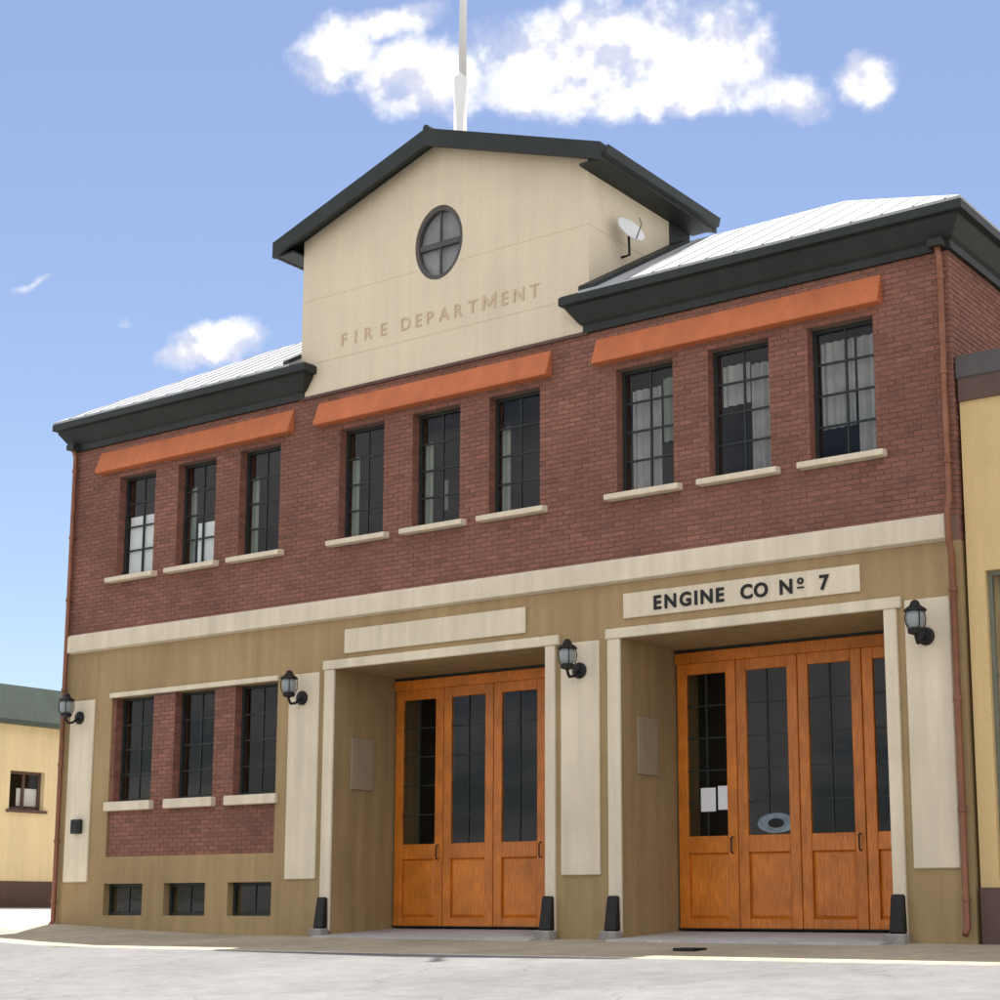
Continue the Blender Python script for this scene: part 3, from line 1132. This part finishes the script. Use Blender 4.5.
fp = thing('flagpole', (8.82, .6, 12.9), 'white flagpole standing on the ridge of the cream tower', 'flagpole')
MB().lathe((8.82, .6, 12.9), [(.16, 0), (.16, .12), (.115, .16), (.11, 1.42), (.085, 1.5)], 16).build('lower_pole', m_white, fp, smooth=True)
MB().lathe((8.86, .6, 14.3), [(.068, 0), (.055, 4.2)], 12).build('upper_pole', m_white, fp, smooth=True)
MB().lathe((8.86, .6, 18.5), [(.03, 0), (.11, .06), (.13, .13), (.11, .2), (.02, .25)], 12).build('finial', m_white, fp, smooth=True)

ab = thing('wall_box', (.60, -.035, 1.74), 'small dark box fixed low on the left end pier below its lantern', 'box')
MB().box(.49, .72, -.14, -.036, 1.72, 1.98).build('casing', m_frame, ab, bevel=.015)
MB().box(.51, .70, -.15, -.14, 1.74, 1.94).build('lid', m_black, ab, bevel=.005)

for x, lb in ((6.80, 'pale plaque on the shaded left wall inside the left garage doorway'),
              (12.36, 'pale plaque on the shaded left wall inside the right garage doorway')):
    t = thing('wall_plaque', (x, .55, 2.7), lb, 'plaque', 'plaques inside the garage doorways')
    MB().box(x + .001, x + .03, .40, .96, 2.31, 3.16).build('plate', m_plaque, t, bevel=.006)

for x, a, lb in ((12.905, 0, 'left of two white paper notices in the right garage door window'),
                 (13.195, .02, 'right of two white paper notices in the right garage door window')):
    o = MB().box(x - .125, x + .125, AY + .012, AY + .016, 1.80 + a, 2.15 + a).build('paper_notice', m_paper, None, (x, AY, 1.8))
    tag(o, lb, 'notice', 'paper notices in the garage door window')
mb = MB()
pts = [(14.02 + .30 * math.cos(2 * math.pi * k / 24), 1.60 + .145 * math.sin(2 * math.pi * k / 24)) for k in range(24)]
mb.prism([(p[0], AY + .011, p[1]) for p in pts], [(p[0], AY + .014, p[1]) for p in pts])
stk = thing('window_mark', (14.02, AY, 1.46), 'oval blue-grey sticker at the bottom of the second window of the right garage door', 'mark')
mb.build('backing', m_mark, stk)  # flat oval blue-grey mark just in front of the pane
pts = [(14.02 + .13 * math.cos(2 * math.pi * k / 20), 1.60 + .07 * math.sin(2 * math.pi * k / 20)) for k in range(20)]
MB().prism([(p[0], AY + .008, p[1]) for p in pts], [(p[0], AY + .0105, p[1]) for p in pts]).build('dark_mark', m_letter, stk)

# satellite dish on the side of the tower
ds = thing('satellite_dish', (TX1, 1.15, 10.6), 'small white satellite dish on the right side wall of the cream tower', 'satellite dish')
MB().tube([(TX1, .90, 10.50), (TX1 + .16, .88, 10.50), (TX1 + .20, .80, 10.78)], .022, 8).build('bracket', m_black, ds)
nd = Vector((.75, -.2, .45)).normalized()
rotq = nd.to_track_quat('Z', 'Y')
mb = MB()
mb.lathe((0, 0, 0), [(.02, -.03), (.12, -.02), (.25, .03), (.26, .045), (.25, .045), (.12, .0), (.02, -.012)], 20)
mb.v = [tuple(rotq @ Vector(p) + Vector((TX1 + .24, .76, 10.84))) for p in mb.v]
mb.build('dish', m_white, ds, smooth=True)
e0 = Vector((TX1 + .24, .76, 10.84))
MB().tube([e0 + rotq @ Vector((0, -.24, .03)), e0 + rotq @ Vector((0, -.12, .25)), e0 + nd * .27], .012, 6).build('feed_arm', m_sash, ds)

# ------------------------------------------------------------------ ground, road, pavement
def rise(x):
    return .04 * max(0.0, min(34.0, 4 - x))


def gz(x, y):
    if y >= -3.15:
        z = -.05 + .05 * min(y, 0) if y < 0 else -.05
    else:
        z = -.29 - .055 * min(19.0, -y - 3.15)
    return z + rise(x)


def sheet(name, xs, ys, dz, mat):
    mb = MB()
    for xa, xb in zip(xs, xs[1:]):
        for ya, yb_ in zip(ys, ys[1:]):
            mb.poly([(x, y, gz(x, y) + dz) for x, y in ((xa, ya), (xb, ya), (xb, yb_), (xa, yb_))])
    me = mb.mesh(name, mat)
    bm = bmesh.new()
    bm.from_mesh(me)
    bmesh.ops.remove_doubles(bm, verts=bm.verts, dist=.0005)
    bmesh.ops.recalc_face_normals(bm, faces=bm.faces)
    if bm.faces and sum(f.normal.z for f in bm.faces) < 0:
        bmesh.ops.reverse_faces(bm, faces=bm.faces)
    bm.to_mesh(me)
    bm.free()
    return tag(put(name, me), kind='structure')


sheet('ground', [-900, -200, -60, -30, -8, 0, 4, 30, 80, 250, 900], [-900, -200, -60, -22.15, -3.3, -3.15, 0, 60, 200, 900], -.16, m_soil)
sheet('road', [-120, -60, -30, -20, -8, -4, 0, 4, 20, 60, 120], [-40, -22.15, -10, -3.15], .0, m_road)
sheet('side_street', [-60, -30, -20, -8, -4, -.02], [-3.15, -1.5, 0, 10, 30, 70], -.02, m_conc)
pv = put('pavement', None, None, (0, 0, 0))
tag(pv, kind='structure')
for r, (ya, yb_) in enumerate(((-1.49, -.006), (-2.99, -1.502))):
    for k in range(21):
        xa, xb = k * 1.45, k * 1.45 + 1.438
        jz = random.uniform(-.004, .004)
        cs = [(xa, ya), (xb, ya), (xb, yb_), (xa, yb_)]
        MB().prism([(x, y, gz(x, y) - .15) for x, y in cs], [(x, y, gz(x, y) + jz) for x, y in cs]).build('paving_slab', m_pave, pv, bevel=.008)
kb = put('kerb', None, None, (0, 0, 0))
tag(kb, kind='structure')
for k in range(17):
    xa, xb = -.0 + k * 1.8, k * 1.8 + 1.79
    cs = [(xa, -3.149), (xb, -3.149), (xb, -3.0), (xa, -3.0)]
    MB().prism([(x, y, gz(x, -3) - .3) for x, y in cs], [(x, y, gz(x, -3) + .006) for x, y in cs]).build('kerb_stone', m_kerb, kb, bevel=.015)

dx, dy = 14.5, -1.8
dc = thing('drain_cover', (dx, dy, gz(dx, dy)), 'small dark iron cover set in the pavement in front of the right garage doorway', 'drain cover')
mb = MB()
for x0, x1, y0, y1 in ((-.15, .15, -.16, -.12), (-.15, .15, .12, .16), (-.15, -.11, -.119, .119), (.11, .15, -.119, .119)):
    mb.box(dx + x0, dx + x1, dy + y0, dy + y1, gz(dx, dy) - .06, gz(dx, dy) + .035)
mb.build('rim', m_black, dc)
mb = MB()
for k in range(6):
    mb.box(dx - .105 + k * .038, dx - .088 + k * .038, dy - .118, dy + .118, gz(dx, dy) - .05, gz(dx, dy) + .028)
mb.build('grate', m_black, dc)

# ------------------------------------------------------------------ yellow building on the right
XB = 17.60
rb = thing('neighbour_building', (22.5, 6, 0), 'yellow rendered building with dark parapet adjoining the fire station on the right', 'building')
ROP = [(17.84, 20.4, .73, 4.63), (21.2, 23.6, .73, 4.63), (24.4, 26.8, .73, 4.63)]
mb = MB()
grid_wall(mb, XB, 28, -.5, 7.20, .3, ROP, FR(.06))
mb.build('wall', m_yellow, rb)
MB().box(XB, XB + .3, .362, 12, -.5, 7.20).build('side_wall', m_yellow, rb)
MB().box(27.7, 28, .362, 12, -.5, 7.20).build('side_wall', m_yellow, rb)
MB().box(XB + .3, 27.7, 11.7, 12, -.5, 7.20).build('back_wall', m_yellow, rb)
MB().box(XB + .3, 27.7, .362, 11.7, 6.6, 6.72).build('roof', m_greycap, rb)
MB().box(XB + .3, 27.7, 3.5, 3.7, -.4, 6.6).build('inner_wall', m_room, rb)
MB().box(XB - .03, 28.04, .0, .42, 7.202, 7.52).build('coping', m_greycap, rb, bevel=.02)
MB().box(XB, 28.0, .02, .058, 6.90, 7.20).build('frieze', m_brown, rb)
MB().box(XB, 28.0, .01, .058, -.4, .64).build('plinth', m_brown, rb, bevel=.01)
for a, b, c, d in ROP:
    w = make_window((a + b) / 2, .14, c, b - a, d - c, 3, 3, rb, 'shop_window', m_sash)
    folds(a + .06, b - .06, .34, c + .05, d - .5, 12).build('blind', m_yellow, w)

# ------------------------------------------------------------------ low building across the side street
LX = -8.0
lb_ = thing('neighbour_building', (-13, 6, .4), 'low pale yellow building with green roof left of the fire station', 'building')
PX = lambda u, w, d: (LX - d, u, w)
LOP = [(4.95, 5.95, 2.70, 3.62), (0.6, 1.6, 2.70, 3.62), (9.8, 10.8, 2.70, 3.62)]
mb = MB()
grid_wall(mb, -1.5, 16, .0, 4.70, .3, LOP, PX)
mb.build('wall', m_lyellow, lb_)
for ya, yb_ in ((-1.5, -1.2), (15.7, 16)):
    MB().box(-18, LX - .3, ya, yb_, .0, 4.7).build('end_wall', m_lyellow, lb_)
MB().box(-18, -17.7, -1.2, 15.7, .0, 4.7).build('back_wall', m_lyellow, lb_)
MB().box(LX - 2.4, LX - 2.2, -1.2, 15.7, .1, 4.6).build('inner_wall', m_room, lb_)
MB().box(LX + .001, LX + .05, -1.53, 16.03, .0, 1.02).build('plinth', m_brown, lb_, bevel=.01)
mb = MB()
a = [(-18.25, -1.75, 4.702), (LX + .22, -1.75, 4.702), (LX + .22, 16.25, 4.702), (-18.25, 16.25, 4.702)]
b = [(-18.1, -1.6, 4.80), (LX + .22, -1.75, 4.80), (LX + .22, 16.25, 4.80), (-18.1, 16.1, 4.80)]
c = [(-17.3, -.8, 5.66), (LX - .1, -.8, 5.66), (LX - .1, 15.3, 5.66), (-17.3, 15.3, 5.66)]
mb.prism(a, b)
mb.prism([(p[0], p[1], p[2] + .002) for p in b], c)
mb.build('roof', m_greenroof, lb_)
for ya, yb_, za, zb in LOP:
    wn_ = MB()
    P2 = lambda y0, y1, z0, z1, x0=.14, x1=.20: wn_.box(LX - x1, LX - x0, y0, y1, z0, z1)
    P2(ya, ya + .07, za, zb)
    P2(yb_ - .07, yb_, za, zb)
    P2(ya + .07, yb_ - .07, za, za + .07)
    P2(ya + .07, yb_ - .07, zb - .07, zb)
    P2((ya + yb_) / 2 - .03, (ya + yb_) / 2 + .03, za + .07, zb - .07)
    w = wn_.build('window', m_brown, lb_)
    ym = (ya + yb_) / 2
    for y0, y1 in ((ya + .07, ym - .03), (ym + .03, yb_ - .07)):
        MB().box(LX - .173, LX - .167, y0, y1, za + .07, zb - .07).build('pane', m_glass, w)
    MB().box(LX - .215, LX - .205, ym - .15, yb_ - .02, za + .10, za + .52).build('blind', m_blind, w)
    MB().box(LX - .02, LX + .06, ya - .08, yb_ + .08, za - .07, za - .002).build('sill', m_brown, w)
